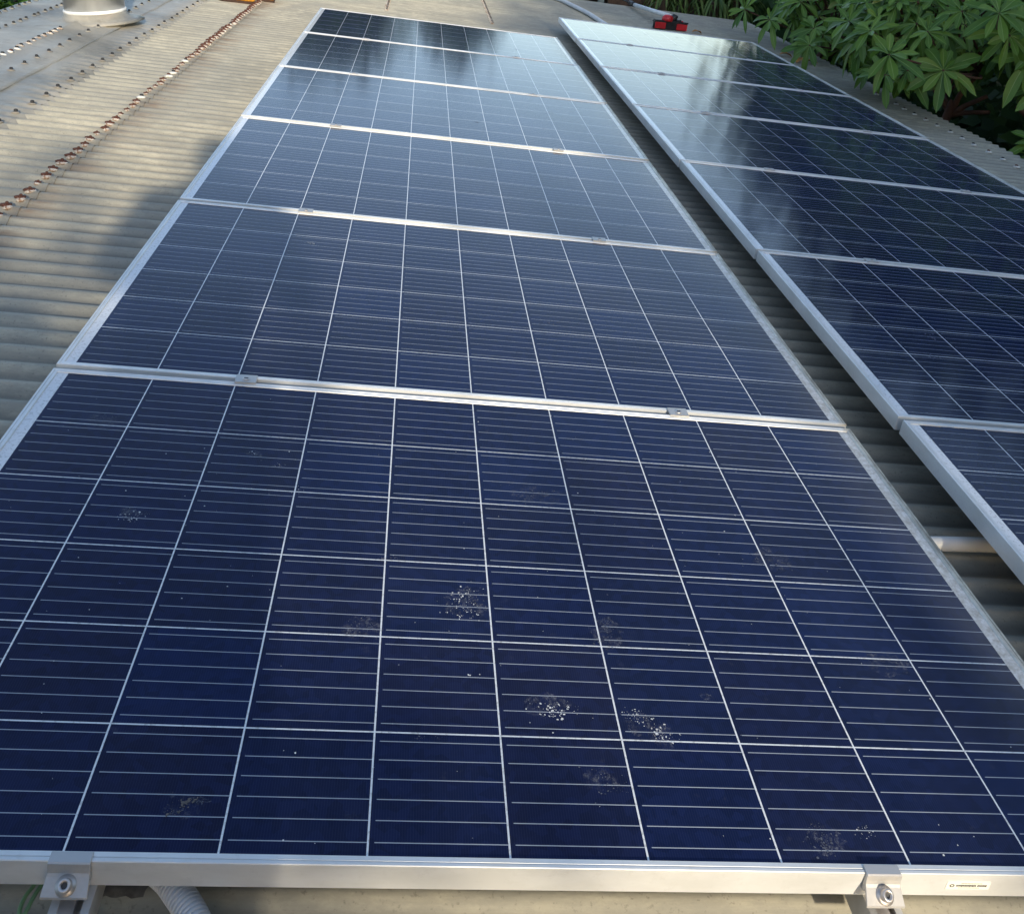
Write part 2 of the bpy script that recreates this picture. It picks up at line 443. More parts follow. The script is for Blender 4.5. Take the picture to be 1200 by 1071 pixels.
# roofing screws: one visible object per screw
rng = random.Random(5)
def screw_bm(bm, kind, seed, at=Vector((0, 0, 0)), s=1.0, cap=0):
    r = random.Random(seed)
    T = Matrix.Translation(at)
    if kind == 'rust':
        # sealant smear sloping down the near side, rust crust, hex head
        rings = []
        for k, (rad, z) in enumerate(((1.0, -.010), (.92, -.001), (.7, .003), (.35, .005))):
            rings.append([at+Vector((.022*rad*s*math.cos(a)*(1+.10*r.uniform(-1, 1)+.12*math.sin(2*a+seed))+.001, .019*rad*s*math.sin(a)*(1+.10*r.uniform(-1, 1)+.12*math.sin(2*a+seed))-.003*(1 if math.sin(a) < 0 else 0), z)) for a in [2*PI*i/16 for i in range(16)]])
        ring_loft(bm, rings, 1)
        rings = []
        for k, (rad, z) in enumerate(((1.0, .0005), (.9, .006), (.55, .009), (.2, .0105))):
            rings.append([at+Vector((.023*rad*s*math.cos(a)*(1+.12*r.uniform(-1, 1)+.07*math.sin(3*a+seed*1.7))-.002, .016*rad*s*math.sin(a)*(1+.12*r.uniform(-1, 1)+.07*math.sin(3*a+seed*1.7))+.004, z)) for a in [2*PI*i/15 for i in range(15)]])
        ring_loft(bm, rings, 0)
        lathe(bm, ((.0062, .004), (.0062, .0145), (.0045, .0165), (.001, .0168)), 6, at+Vector((.001, .005, 0)), 0)
    elif kind == 'black':
        lathe(bm, ((.013, -.001), (.0125, .003), (.008, .0045), (.0075, .012), (.005, .014), (.001, .0145)), 10, at, cap)
        rings = []
        for (rad, z) in ((1.0, -.001), (.8, .0035), (.4, .0045)):
            rings.append([at+Vector((.017*rad*math.cos(a)*(1+.3*r.uniform(-1, 1)), .012*rad*math.sin(a)*(1+.3*r.uniform(-1, 1))-.004, z)) for a in [2*PI*i/9 for i in range(9)]])
        ring_loft(bm, rings, 2)
    else:   # sealed: white dollop, dark head
        rings = []
        for (rad, z) in ((1.0, -.003), (.85, .003), (.5, .006), (.2, .007)):
            rings.append([at+Vector((.020*rad*math.cos(a)*(1+.3*r.uniform(-1, 1)), .014*rad*math.sin(a)*(1+.3*r.uniform(-1, 1))-.003, z)) for a in [2*PI*i/10 for i in range(10)]])
        ring_loft(bm, rings, 1)
        lathe(bm, ((.009, .003), (.0085, .011), (.005, .013), (.001, .0132)), 8, at+Vector((.002, .004, 0)), cap)
protos = {}
for kind in ('rust', 'black', 'sealed'):
    protos[kind] = []
    for sdd in range(5):
        bm = bmesh.new(); screw_bm(bm, kind, sdd*7+len(kind))
        me = bpy.data.meshes.new('roofing_screw'); bm.normal_update(); bm.to_mesh(me); bm.free()
        top = M['rust'] if kind == 'rust' or (kind == 'sealed' and sdd % 2) else M['blackcap']
        for mm in (top, M['seal'] if kind == 'rust' else M['sealw'], M['flash']): me.materials.append(mm)
        for p in me.polygons: p.use_smooth = True
        protos[kind].append(me)
def crest(k): return PITCH*(k+.80)
spots = []
for k in range(24, 92):      # the rusty row on the lap
    
    y = crest(k); spots.append((y, -.521+rng.uniform(-.006, .006), y, ZC+.003, 'sealed' if rng.random() < .09 else 'rust', 'rusty screw with a crust of white sealant along the roof lap'))
for k in range(30, 86, 2): spots.append((crest(k), -.874+rng.uniform(-.006, .006), crest(k), -.1105, 'black', 'black screw on the edge of the flashing'))
for k in range(30, 84, 2): spots.append((crest(k), -1.13+rng.uniform(-.004, .004), crest(k), -.096, 'black', 'black screw on the raised flashing'))
for k in range(44, 64): spots.append((crest(k)+.5, -1.268+rng.uniform(-.008, .008), 3.3+(k-44)*.0765, -.093, 'sealed', None))
for k in range(16): spots.append((5+k*.1, -1.526, 4.5+k*.095+rng.uniform(-.02, .02), -.103, 'black', None))
for k in range(14): spots.append((5.5+k*.1, -1.70, 4.95+k*.09+rng.uniform(-.02, .02), -.103, 'black', None))
for k in range(93, 124): spots.append((crest(k)+2, .414, crest(k), ZC, 'sealed', None))
for k in range(93, 124): spots.append((crest(k)+2, 1.27, crest(k), ZC, 'sealed', None))
for k in range(44, 80, 2): spots.append((crest(k)-3, 4.06+rng.uniform(-.01, .01), crest(k), ZC, 'sealed', None))
spots.sort(key=lambda q: q[0])
rest = bmesh.new()
for i, (_, x, y, z, kind, lab) in enumerate(spots):
    if i < 100:
        o = bpy.data.objects.new('roofing_screw', protos[kind][rng.randrange(5)]); C.objects.link(o)
        o.parent = roof; o.location = (x, y, z)
        if x < -.5: o.rotation_euler[2] = rng.uniform(-.5, .5)
        if kind == 'rust': sc_ = rng.uniform(.55, 1.0); o.scale = (sc_*rng.uniform(.8, 1.1), sc_, sc_*.8)
        if lab: o['label'] = lab
    else:
        screw_bm(rest, kind, i, Vector((x, y, z)), cap=3)
o = mesh_obj('roofing_screws', rest, [M['rust'], M['seal'], M['flash'], M['blackcap']], roof, True); o['kind'] = 'stuff'
# old sealing tape stuck across one corrugation under the front panel
bm = bmesh.new(); G = []
for i in range(9):
    row = []
    for j in range(9):
        x = .374+.0058*i+.0022*j*(i-4)/4+.0008*math.sin(j*1.9+i); y = .050+.0045*j+.001*math.sin(i*1.7)
        row.append(bm.verts.new((x, y, wave(y)+.003+.001*math.sin(i*3+j*2))))
    G.append(row)
for i in range(8):
    for j in range(8): bm.faces.new((G[i][j], G[i+1][j], G[i+1][j+1], G[i][j+1]))
mesh_obj('tape_patch', bm, M['tape'], house, True)

# ---------------------------------------------------------------- solar panels
PW, PH, STEP, OFF = 1.65, .991, 1.0076, .0045
def frame_mesh():
    """four mitred extrusions: outer wall, two-step top flange, inner return, bottom lip"""
    prof = [(0, -.0325), (0, .0020), (.0008, .0028), (.0042, .0028), (.0050, .0014), (.0058, .0026), (.0112, .0024), (.0124, .0006), (.0124, -.006),
            (.0022, -.006), (.0022, -.0305), (.024, -.0305), (.024, -.0325)]
    bm = bmesh.new(); rings = []
    for d, z in prof:
        rings.append([bm.verts.new(p) for p in ((d, d, z), (PW-d, d, z), (PW-d, PH-d, z), (d, PH-d, z))])
    rings.append(rings[0])
    for a, b in zip(rings, rings[1:]):
        for i in range(4):
            bm.faces.new((a[i], a[(i+1) % 4], b[(i+1) % 4], b[i]))
    bmesh.ops.recalc_face_normals(bm, faces=bm.faces)
    return bm
def make_panel():
    t = thing('solar_panel', 'x', 'solar panel')
    fr = mesh_obj('frame', frame_mesh(), M['frame'], t)
    bm = bmesh.new()
    box(bm, (.0118, .0118, -.0052), (PW-.0118, PH-.0118, 0))
    for f in bm.faces: f.material_index = 0 if f.normal.z > .5 or f.calc_center_median().z > -.001 else 1
    mesh_obj('glass', bm, [M['glass'], M['under']], t)
    return t
left_lab = ['nearest blue solar panel, spotted with white droppings and clamped at its front edge',
            'blue solar panel directly behind the nearest one in the left row',
            'third panel from the front of the left row, greyish sky reflection on its right half',
            'fourth panel from the front of the left row, pale grey reflection spread over its middle',
            'second farthest panel of the left row, dark reflection at its left end',
            'farthest panel of the left row, next to bare roof with screw lines behind it']
right_lab = ['nearest panel of the right row, cut off by the right edge of the photo',
             'second panel from the front of the right row, pale only at its left end',
             'third panel from the front of the right row, right end outside the photo',
             'fourth panel from the front of the right row, left half pale, right half dark',
             'fifth panel from the front of the right row, beside the lowest hanging leaves',
             'second farthest panel of the right row, pale on the left and dark on the right',
             'farthest panel of the right row, just in front of the red and black brush']
panel0 = make_panel()
panels = []
RX, RY, RA = 1.7935, .048, -.0050
for i in range(6):
    p = panel0 if i == 0 else dup(panel0)
    p.location = (0, OFF+i*STEP, 0); p['label'] = left_lab[i]; p['group'] = 'solar panels of the left row'; panels.append(p)
for i in range(7):
    p = dup(panel0)
    yy = OFF+i*STEP
    p.location = (RX-yy*math.sin(RA)*0 + .0*i, RY+yy, .0030); p['label'] = right_lab[i]; p['group'] = 'solar panels of the right row'
    p.rotation_euler = (0, 0, RA*.35); panels.append(p)
random.seed(3)
for p in panels[1:]:
    p.location.x += random.uniform(-.0012, .0012); p.rotation_euler[2] += random.uniform(-.0005, .0005)
    p.rotation_euler[0] += random.uniform(-.0015, .0015); p.rotation_euler[1] += random.uniform(-.0015, .0015)

# bird droppings and smears on the glass (stains that lie on the pane)
def stain(panel, x, y, sx, sy, n, mat, seed, smin=.0006, smax=.0026, name='dropping'):
    r = random.Random(seed); bm = bmesh.new()
    cl = [(r.gauss(0, .6), r.gauss(0, .6)) for _ in range(5)]
    for _ in range(n):
        c = cl[r.randrange(5)]; px = x+(c[0]+r.gauss(0, .42))*sx*.6; py = y+(c[1]+r.gauss(0, .42))*sy*.6
        s = smin*.7+(smax-smin)*.85*r.random()**3.4; a0 = r.uniform(0, PI); el = r.uniform(.25, 1)
        k = r.randrange(5, 8); vs = []
        for q in range(k):
            a = 2*PI*q/k; rr = s*r.uniform(.5, 1.2)
            ex, ey = rr*math.cos(a), rr*math.sin(a)*el
            vs.append(bm.verts.new((px+ex*math.cos(a0)-ey*math.sin(a0), py+ex*math.sin(a0)+ey*math.cos(a0), .0004+.0003*r.random())))
        bm.faces.new(vs)
    mesh_obj(name, bm, mat, panel)
P1, P2 = panels[0], panels[1]
def m_film():
    n = N('dried_film')
    a = n.noise(170, 7, .75, dist=.8); b = n.noise(36, 4, .6)
    al = n.math('MULTIPLY', n.ramp(a, (.47, 0.), (.70, .50)), n.ramp(b, (.44, 0.), (.62, 1.)))
    n.P(Base_Color=(.34, .35, .38), Roughness=.9, Alpha=al); return n.m
FILM = m_film()
def film(panel, x, y, sx, sy, seed):
    r = random.Random(seed); bm = bmesh.new(); k = 22
    bm.faces.new([bm.verts.new((x+sx*math.cos(2*PI*q/k)*r.uniform(.7, 1.1), y+sy*math.sin(2*PI*q/k)*r.uniform(.7, 1.1), .00025)) for q in range(k)])
    mesh_obj('smear', bm, FILM, panel)
def s1(x, y, *a, **k): stain(P1, x, y-OFF, *a, **k)
s1(.786, .417, .040, .040, 110, M['drop'], 1)
s1(.800, .395, .022, .020, 25, M['drop'], 21)
s1(.893, .227, .034, .022, 75, M['drop'], 2, smax=.0032)
s1(1.010, .212, .026, .018, 60, M['drop'], 3, smax=.0030)
s1(1.036, .190, .024, .022, 75, M['drop'], 4, smax=.0028)
s1(.265, .574, .026, .020, 60, M['drop'], 5, smax=.0030)
s1(.419, .755, .014, .012, 16, M['drop'], 6, smax=.002)
s1(.469, .725, .018, .014, 14, M['drop'], 7, smax=.0015)
s1(.507, .652, .020, .016, 16, M['drop'], 8, smax=.0013)
s1(.667, .499, .018, .010, 12, M['drop'], 9, smax=.0013)
s1(.789, .275, .003, .003, 5, M['drop'], 10, smin=.0015, smax=.003)
s1(1.264, .058, .016, .014, 26, M['drop'], 11, smax=.0018)
s1(1.206, .045, .026, .024, 90, M['dropg'], 12, smax=.0026, name='smear')
s1(.997, .367, .026, .040, 80, M['dropg'], 13, smax=.0026, name='smear')
s1(.458, .074, .024, .014, 60, M['dropb'], 14, smax=.0035, name='smear')
s1(1.121, .257, .006, .004, 10, M['dropg'], 15, smin=.001, smax=.0035, name='smear')
s1(.150, .830, .035, .030, 60, M['dropg'], 16, smax=.0022, name='smear')
s1(1.318, .552, .040, .035, 60, M['dropg'], 17, smax=.0022, name='smear')
s1(.640, .350, .030, .030, 60, M['dropg'], 18, smax=.0024, name='smear')
s1(.930, .690, .050, .035, 70, M['dropg'], 19, smax=.0024, name='smear')
s1(.945, .120, .030, .024, 60, M['dropg'], 20, smax=.0022, name='smear')
s1(.721, .171, .016, .010, 24, M['dropg'], 22, smax=.0020, name='smear')
stain(P2, .411, .754, .022, .012, 40, M['drop'], 31, smax=.0022)
stain(P2, .56, .62, .010, .010, 14, M['dropg'], 32, name='smear')
stain(P2, 1.05, .40, .05, .03, 70, M['dropg'], 33, smax=.0025, name='smear')
for k, (x, y, a, b) in enumerate(((.79, .41, .05, .05), (.89, .228, .05, .03), (1.01, .205, .032, .03), (1.04, .188, .03, .03), (.265, .574, .035, .025), (.997, .367, .035, .05), (1.206, .045, .04, .03), (.458, .074, .04, .025),
        (.15, .83, .05, .04), (1.318, .552, .05, .04), (.64, .35, .04, .04), (.93, .69, .07, .04), (.945, .12, .035, .025), (1.12, .257, .02, .015), (.42, .755, .03, .02), (1.42, .33, .05, .04))):
    film(P1, x, y-OFF, a*.72, b*.72, 100+k)
r_ = random.Random(77); bmf = bmesh.new()
for i in range(150):     # loose specks over the nearest pane
    x, y = r_.uniform(.04, 1.6), r_.uniform(.02, .96); s = .0005+.0011*r_.random()**3
    vs = [bmf.verts.new((x+s*math.cos(a)*r_.uniform(.6, 1.2), y+s*math.sin(a)*r_.uniform(.6, 1.2), .0005)) for a in (0, 1.3, 2.5, 3.8, 5.1)]
    bmf.faces.new(vs)
mesh_obj('specks', bmf, M['drop'], P1)['kind'] = 'stuff'
for p, n in ((panels[5], 3), (panels[3], 2), (panels[7+5], 4), (panels[7], 3), (panels[6+6], 3)):
    for k in range(n): stain(p, r_.uniform(.2, 1.4), r_.uniform(.1, .9), .03, .02, 40, M['dropg'], r_.randrange(999), smin=.001, smax=.005, name='smear')

# paper label on the front edge of the nearest panel
bm = bmesh.new()
box(bm, (1.344, -.0007, -.0210), (1.399, 0, -.0085))
lab = mesh_obj('paper_label', bm, M['paper'], P1); lab['label'] = 'small cream paper label with a round mark and a line of tiny print'
bm = bmesh.new()
def ringflat(bm, cx, cz, ro, ri, y, n=20):
    a = [bm.verts.new((cx+ro*math.cos(2*PI*i/n), y, cz+ro*.82*math.sin(2*PI*i/n))) for i in range(n)]
    b = [bm.verts.new((cx+ri*math.cos(2*PI*i/n), y, cz+ri*.75*math.sin(2*PI*i/n))) for i in range(n)]
    for i in range(n): bm.faces.new((a[i], a[(i+1) % n], b[(i+1) % n], b[i]))
ringflat(bm, 1.3510, -.0147, .0030, .0018, -.0010)
rr = random.Random(4); x = 1.3565
while x < 1.3945:
    wd = rr.choice((.0010, .0014, .0008)); h = rr.uniform(.0012, .0016)
    if not 1.3815 < x < 1.3832: box(bm, (x, -.0010, -.0147-h), (x+wd, -.0008, -.0147+h))
    x += wd+.0006
for zz, xa, xb in ((-.0112, 1.362, 1.388), (-.0182, 1.360, 1.386)):
    x = xa
    while x < xb: box(bm, (x, -.0010, zz-.0003), (x+.0013, -.0008, zz+.0003)); x += .0019
mesh_obj('print', bm, M['ink'], lab)

# ---------------------------------------------------------------- clamps, rails and feet
def hexbolt(bm, c, M4=None, r=.0065, h=.0085, mi=0):
    """socket head cap screw, axis +z, at c"""
    T = Matrix.Translation(c) @ (M4 or Matrix.Identity(4))
    lathe(bm, ((.0105, -.0004), (.0105, .0012), (r+.0006, .0012), (r, .0022), (r, h-.0006), (r-.0008, h), (.0036, h), (.0034, h-.004), (.0005, h-.0042)), 24, (0, 0, 0), mi, T)
def mid_clamp():
    t = thing('panel_clamp', 'x', 'clamp')
    bm = bmesh.new()
    # plate bridging both frames, turned down into the gap
    box(bm, (-.021, -.0145, .0030), (.021, .0165, .0062), bevel=.0008)
    box(bm, (-.021, -.0046, -.030), (.021, -.0024, .0030))
    box(bm, (-.021, .0024, -.030), (.021, .0046, .0030))
    mesh_obj('plate', bm, M['clamp'], t)
    bm = bmesh.new(); lathe(bm, ((.0066, .0060), (.0066, .0078), (.0056, .0084), (.0034, .0084), (.0032, .0066), (.0004, .0064)), 16)
    mesh_obj('bolt', bm, M['steel'], t, True)
    bm = bmesh.new(); box(bm, (-.0042, -.0014, .00845), (.0042, .0014, .0089))
    mesh_obj('socket', bm, M['ink'], t)
    return t
def rail(x, ya, yb, name_lab, z=-.0330):
    t = thing('mounting_rail', name_lab, 'rail', (x, 0, 0), group='mounting rails under the panels')
    w, h, k = .0200, .040, .0022
    # open C-channel seen from the end: floor, two walls, two inturned lips, mid shelf
    sec = [((-w, z-h), (w, z-h+k)), ((-w, z-h+k), (-w+k, z)), ((w-k, z-h+k), (w, z)), ((-w+k, z-k), (-w+.0085, z)), ((w-.0085, z-k), (w-k, z)),
           ((-w+k, z-.021), (w-k, z-.019))]
    bm = bmesh.new()
    for (a, b), (c, d) in sec:
        box(bm, (a, ya, b), (c, yb, d))
    mesh_obj('channel', bm, M['rail'], t)
    y = ya+.60
    while y < yb:
        yc = PITCH*(round(y/PITCH-.8)+.8)
        bm = bmesh.new()
        box(bm, (w+.0005, yc-.02, ZC+.001), (w+.0055, yc+.02, z-.006), bevel=.001)
        box(bm, (w+.006, yc-.02, ZC+.001), (w+.045, yc+.02, ZC+.006), bevel=.001)
        lathe(bm, ((.009, .006), (.009, .012), (.004, .013)), 6, (w+.027, yc, ZC))
        mesh_obj('foot', bm, M['clamp'], t)
        y += 1.2
    return t
rail(.3665, -.060, 6.08, 'left aluminium rail of the left panel row, its open end under the left end clamp')
rail(1.2650, -.060, 6.08, 'right aluminium rail of the left panel row, its end under the sunlit right end clamp')
rail(2.186, .03, 7.14, 'left rail under the right panel row, hidden beneath the dark panels')
rail(3.085, .03, 7.14, 'right rail under the right panel row, hidden beneath the dark panels')

mc = mid_clamp(); first = True
ord_ = ['first', 'second', 'third', 'fourth', 'fifth', 'sixth']
for side, (xa, xb, n, oy, oz) in (('left', (.3665, 1.2650, 5, 0, 0)), ('right', (2.186, 3.085, 6, RY, .0030))):
    for j in range(n):
        for k, x in enumerate((xa, xb)):
            c = mc if first else dup(mc); first = False
            c.location = (x+random.uniform(-.002, .002), OFF+(j+1)*STEP-(STEP-PH)/2+oy, oz)
            c.rotation_euler = (0, 0, random.uniform(-.03, .03))
            c['group'] = 'clamps bridging the joints between panels'
            c['label'] = '%s clamp on the %s joint from the front of the %s panel row' % (('left', 'right')[k], ord_[j], side)
def end_clamp(x, lab):
    t = thing('end_clamp', lab, 'clamp', (x, OFF, 0), group='end clamps on the front edge')
    bm = bmesh.new()
    # Z-shaped section in the y-z plane, extruded 40 mm in x and a little flared at the foot
    outer = [(.0085, .0056), (-.0030, .0056), (-.0046, .0044), (-.0052, -.002), (-.0062, -.0065), (-.0085, -.0090), (-.0225, -.0195)]
    inner = [(-.0225, -.0228), (-.0080, -.0140), (-.0040, -.0200), (-.0006, -.0200), (-.0006, .0030), (.0085, .0030)]
    sec = outer+inner; rs = []
    for xx in (-.0212, -.0206, .0206, .0212):
        ins = .0006 if abs(xx) > .021 else 0
        rs.append([Vector((xx*(1+.10*max(0, -py-.006)/.016), py, pz-(ins if q < 7 else -ins))) for q, (py, pz) in enumerate(sec)])
    ring_loft(bm, rs)
    bmesh.ops.recalc_face_normals(bm, faces=bm.faces)
    mesh_obj('bracket', bm, M['clamp'], t)
    bm = bmesh.new()
    hexbolt(bm, Vector((0, -.0145, -.0135)), Matrix.Rotation(R(34), 4, 'X'), r=.0066, h=.0100)
    mesh_obj('bolt', bm, M['steel'], t, True)
    bm = bmesh.new()
    lathe(bm, ((.0034, 0), (.0033, .0003)), 6, (0, 0, 0), 0, Matrix.Translation((0, -.0145, -.0135)) @ Matrix.Rotation(R(34), 4, 'X') @ Matrix.Translation((0, 0, .0066)))
    mesh_obj('hex_socket', bm, M['ink'], t)
    bm = bmesh.new(); box(bm, (-.0105, -.034, -.0455), (.0105, -.004, -.0345), bevel=.001)
    mesh_obj('slot_nut', bm, M['steel'], t)
    return t
end_clamp(.3600, 'shaded end clamp with a socket bolt at the left of the front edge')
end_clamp(1.2600, 'sunlit metal end clamp with a socket bolt at the right of the front edge')

# ---------------------------------------------------------------- cables and pipes
def hose(name, pts, rad, lab, cat, mat, ribs=None, amp=.001, n=16, parts=20):
    bm = bmesh.new(); P = bez(pts, parts)
    if ribs:
        # resample finely so that every rib is modelled
        L = sum((a-b).length for a, b in zip(P, P[1:])); step = ribs/8; Q = [P[0]]; acc = 0; out = [P[0]]
        i = 0; tgt = step; run = 0
        for a, b in zip(P, P[1:]):
            l = (b-a).length
            while run+l >= tgt: out.append(a.lerp(b, (tgt-run)/l)); tgt += step
            run += l
        P = out
        tube(bm, P, lambda s: rad+amp*(1 if (s/ribs) % 1 < .62 else -1), n)
    else: tube(bm, P, rad, n)
    o = mesh_obj(name, bm, mat, None, not ribs); tag(o, lab, cat); return o
hose('corrugated_conduit', [(.28, .55, -.092), (.35, .22, -.092), (.420, .080, -.084), (.456, .037, -.076), (.490, -.004, -.075), (.525, -.06, -.083), (.55, -.14, -.10), (.55, -.26, -.102)], .0150,
     'white ribbed flexible conduit hanging out under the front edge', 'conduit', M['hose'], ribs=.0048, amp=.0013, n=24)
hose('ground_wire', [(.335, .12, -.055), (.318, .055, -.064), (.3135, .034, -.070), (.3075, .018, -.071), (.3070, .004, -.072), (.3105, -.0015, -.073), (.3140, .003, -.072), (.3160, .016, -.071), (.3210, .034, -.070), (.335, .07, -.066), (.35, .14, -.06)], .0023,
     'thin green wire looped down under the front edge by the left clamp', 'wire', M['wireg'], n=8, parts=8)
hose('pipe', [(1.30, .705, -.098), (1.6, .735, -.098), (1.78, .752, -.098), (1.95, .757, -.098), (2.3, .76, -.098)], 0.0145, 'white plastic pipe crossing the gap between the two panel rows', 'pipe', M['pvc'], n=18)
hose('roof_pipe', [(1.5, 9.56, -.096), (1.95, 9.47, -.096), (2.10, 9.24, -.096), (2.19, 8.85, -.096), (2.27, 8.40, -.096), (2.31, 7.95, -.096), (2.36, 7.4, -.096), (2.40, 6.9, -.096)], .020, 'long pale pipe lying on the roof behind the right panel row', 'pipe', M['pvcg'], n=16)

# ---------------------------------------------------------------- flue on the flashing
fl = thing('flue', 'wide shiny metal flue standing on the flashing at the top left', 'flue', (-1.222, 5.213, -.10))
UPR = Vector((-math.sin(R(7.8)), 0, math.cos(R(7.8))))
TF = UPR.to_track_quat('Z', 'Y').to_matrix().to_4x4()
bm = bmesh.new(); lathe(bm, ((.168, .05), (.168, 1.0), (.164, 1.0), (.164, .05)), 48, (0, 0, 0), 0, TF)
mesh_obj('pipe_body', bm, M['flue'], fl, True)
bm = bmesh.new(); lathe(bm, ((.170, .040), (.174, .043), (.176, .050), (.174, .057), (.168, .060)), 48, (0, 0, 0), 0, TF)
mesh_obj('collar', bm, simple('collar_white', (.75, .75, .72), .4), fl, True)
bm = bmesh.new(); lathe(bm, ((.27, -.012), (.225, .0), (.192, .012), (.176, .028), (.172, .046)), 48, (0, 0, 0), 0, TF)
mesh_obj('skirt', bm, M['flash'], fl, True)
bm = bmesh.new(); lathe(bm, ((.168, 1.0), (.26, 1.02), (.26, 1.06), (.02, 1.2)), 32, (0, 0, 0), 0, TF)
mesh_obj('cowl', bm, M['flue'], fl, True)

# ---------------------------------------------------------------- pair of tan boots
def boot(x, y, rz, lab, tall=.16):
    t = thing('work_boot', lab, 'boot', (x, y, ZC), rz, group='pair of tan boots')
    # foot runs along +x, heel at the origin
    bm = bmesh.new(); rings = []
    for (px_, hw, zl, zh) in ((-.045, .022, .020, .085), (-.035, .034, .014, .12), (0, .038, .012, .13), (.05, .038, .012, .115), (.09, .042, .012, .092), (.14, .048, .012, .074), (.19, .046, .013, .064), (.215, .034, .017, .052), (.228, .016, .025, .040)):
        ring = []
        for k in range(16):
            a = 2*PI*k/16; cz = (zl+zh)/2; hz = (zh-zl)/2
            ring.append(Vector((px_, hw*math.copysign(abs(math.cos(a))**.75, math.cos(a)), cz+hz*math.copysign(abs(math.sin(a))**.8, math.sin(a)))))
        rings.append(ring)
    ring_loft(bm, rings)
    rings = []
    for (z, r1, cx) in ((.06, .042, .0), (.10, .044, .002), (tall*.85, .047, -.002), (tall, .050, -.002)):
        rings.append([Vector((cx+r1*1.15*math.cos(2*PI*k/16), r1*.9*math.sin(2*PI*k/16), z)) for k in range(16)])
    ring_loft(bm, rings)
    up = mesh_obj('upper', bm, M['boot'], t, True)
    bm = bmesh.new()
    rings = []
    for (z, s) in ((0, .97), (.016, 1.0)):
        rings.append([Vector((.092+.142*s*math.cos(a), (.047-.006*math.cos(a-PI))*s*math.sin(a), z)) for a in [2*PI*k/20 for k in range(20)]])
    ring_loft(bm, rings)
    mesh_obj('sole', bm, M['sole'], t)
    bm = bmesh.new()
    for k in range(4): tube(bm, [(.035+.022*k, -.018, .122-.010*k), (.04+.022*k, 0, .128-.011*k), (.045+.022*k, .018, .122-.010*k)], .003, 6)
    mesh_obj('laces', bm, M['bristle'], t)
    return t
boot(-.575, 6.60, R(176), 'nearer tan leather boot at the top edge, left of the rusty screw line')
boot(-.46, 6.80, R(168), 'farther tan boot with a dark sole, over the top of the rusty screw line')

# ---------------------------------------------------------------- brush
br = thing('roof_brush', 'red and black brush with a white pole lying on the roof behind the right row', 'brush', (3.00, 8.15, -.118), R(8))
bm = bmesh.new(); box(bm, (-.165, -.03, .052), (.165, .04, .082), bevel=.008); mesh_obj('head', bm, M['blackp'], br)
for xa_ in (-.160, .055):
    bm = bmesh.new(); box(bm, (xa_, -.040, .008), (xa_+.105, -.028, .066), bevel=.003); mesh_obj('bumper', bm, M['red'], br)
bm = bmesh.new()
rb = random.Random(9)
for i in range(520):
    x, y = rb.uniform(-.16, .16), rb.uniform(-.026, .036); dx, dy = rb.gauss(0, .006), rb.gauss(0, .006)
    a = bm.verts.new((x-.002, y, .054)); b = bm.verts.new((x+.002, y, .054)); c = bm.verts.new((x+dx+.0015, y+dy, .002)); d = bm.verts.new((x+dx-.0015, y+dy, .002))
    bm.faces.new((a, b, c, d))
box(bm, (-.155, -.020, .008), (.155, .03, .053))
mesh_obj('bristles', bm, [M['bristle'], M['red']], br)
bm = bmesh.new(); lathe(bm, ((.052, .0), (.052, .020), (.046, .040), (.030, .054), (.004, .058)), 18, (-.035, .0, .080)); mesh_obj('pivot', bm, M['red'], br, True)
bm = bmesh.new(); tube(bm, [(.010, .0, .080), (.030, .0, .115), (.040, .005, .135)], .030, 12); box(bm, (.055, -.02, .080), (.105, .03, .100), bevel=.006); mesh_obj('joint', bm, M['blackp'], br, True)
bm = bmesh.new(); box(bm, (.100, -.015, .082), (.125, .02, .094), bevel=.004); mesh_obj('catch', bm, M['red'], br)
bm = bmesh.new(); box(bm, (-.166, -.034, .070), (.166, -.0305, .086)); mesh_obj('squeegee_edge', bm, M['bristle'], br)
bm = bmesh.new(); tube(bm, [(-.01, .01, .125), (.045, .62, .085), (.11, 1.30, .045)], .021, 14); mesh_obj('pole', bm, M['pvc'], br, True)
bm = bmesh.new(); tube(bm, [(.11, 1.28, .046), (.13, 1.50, .040)], .026, 14); tube(bm, [(.13, 1.50, .040), (.16, 1.95, .03)], .012, 10); mesh_obj('grip', bm, M['blackp'], br, True)

# dry leaves caught on the roof
def dryleaf(x, y, z, s, a, lab):
    bm = bmesh.new(); n = 8; G = []
    for i in range(n+1):
        t = i/n; wd = s*.28*math.sin(PI*t)**.8+.0005
        G.append([bm.verts.new(((t-.5)*s, wd*k, .012*s/.08*math.sin(PI*t)+abs(k)*wd*.4)) for k in (-1, 0, 1)])
    for i in range(n):
        for k in (0, 1): bm.faces.new((G[i][k], G[i+1][k], G[i+1][k+1], G[i][k+1]))
    o = mesh_obj('dry_leaf', bm, M['dry'], None, True); o.location = (x, y, z); o.rotation_euler = (0, .1, a)
    tag(o, lab, 'leaf', 'dry leaves lying on the roof')
dryleaf(3.26, 8.12, -.112, .11, .3, 'orange dry leaf lying just right of the brush head')
for k, (x, y) in enumerate(((3.85, 7.35), (3.93, 7.22), (3.99, 7.12), (3.88, 7.10))):
    dryleaf(x, y, -.110, .12, k*1.3, ['orange dry leaf nearest the far corner of the right row', 'second dry leaf from the far corner of the right row', 'dry leaf farthest right by the low hanging leaves', 'dry leaf closest to the panel edge below the hanging leaves'][k])

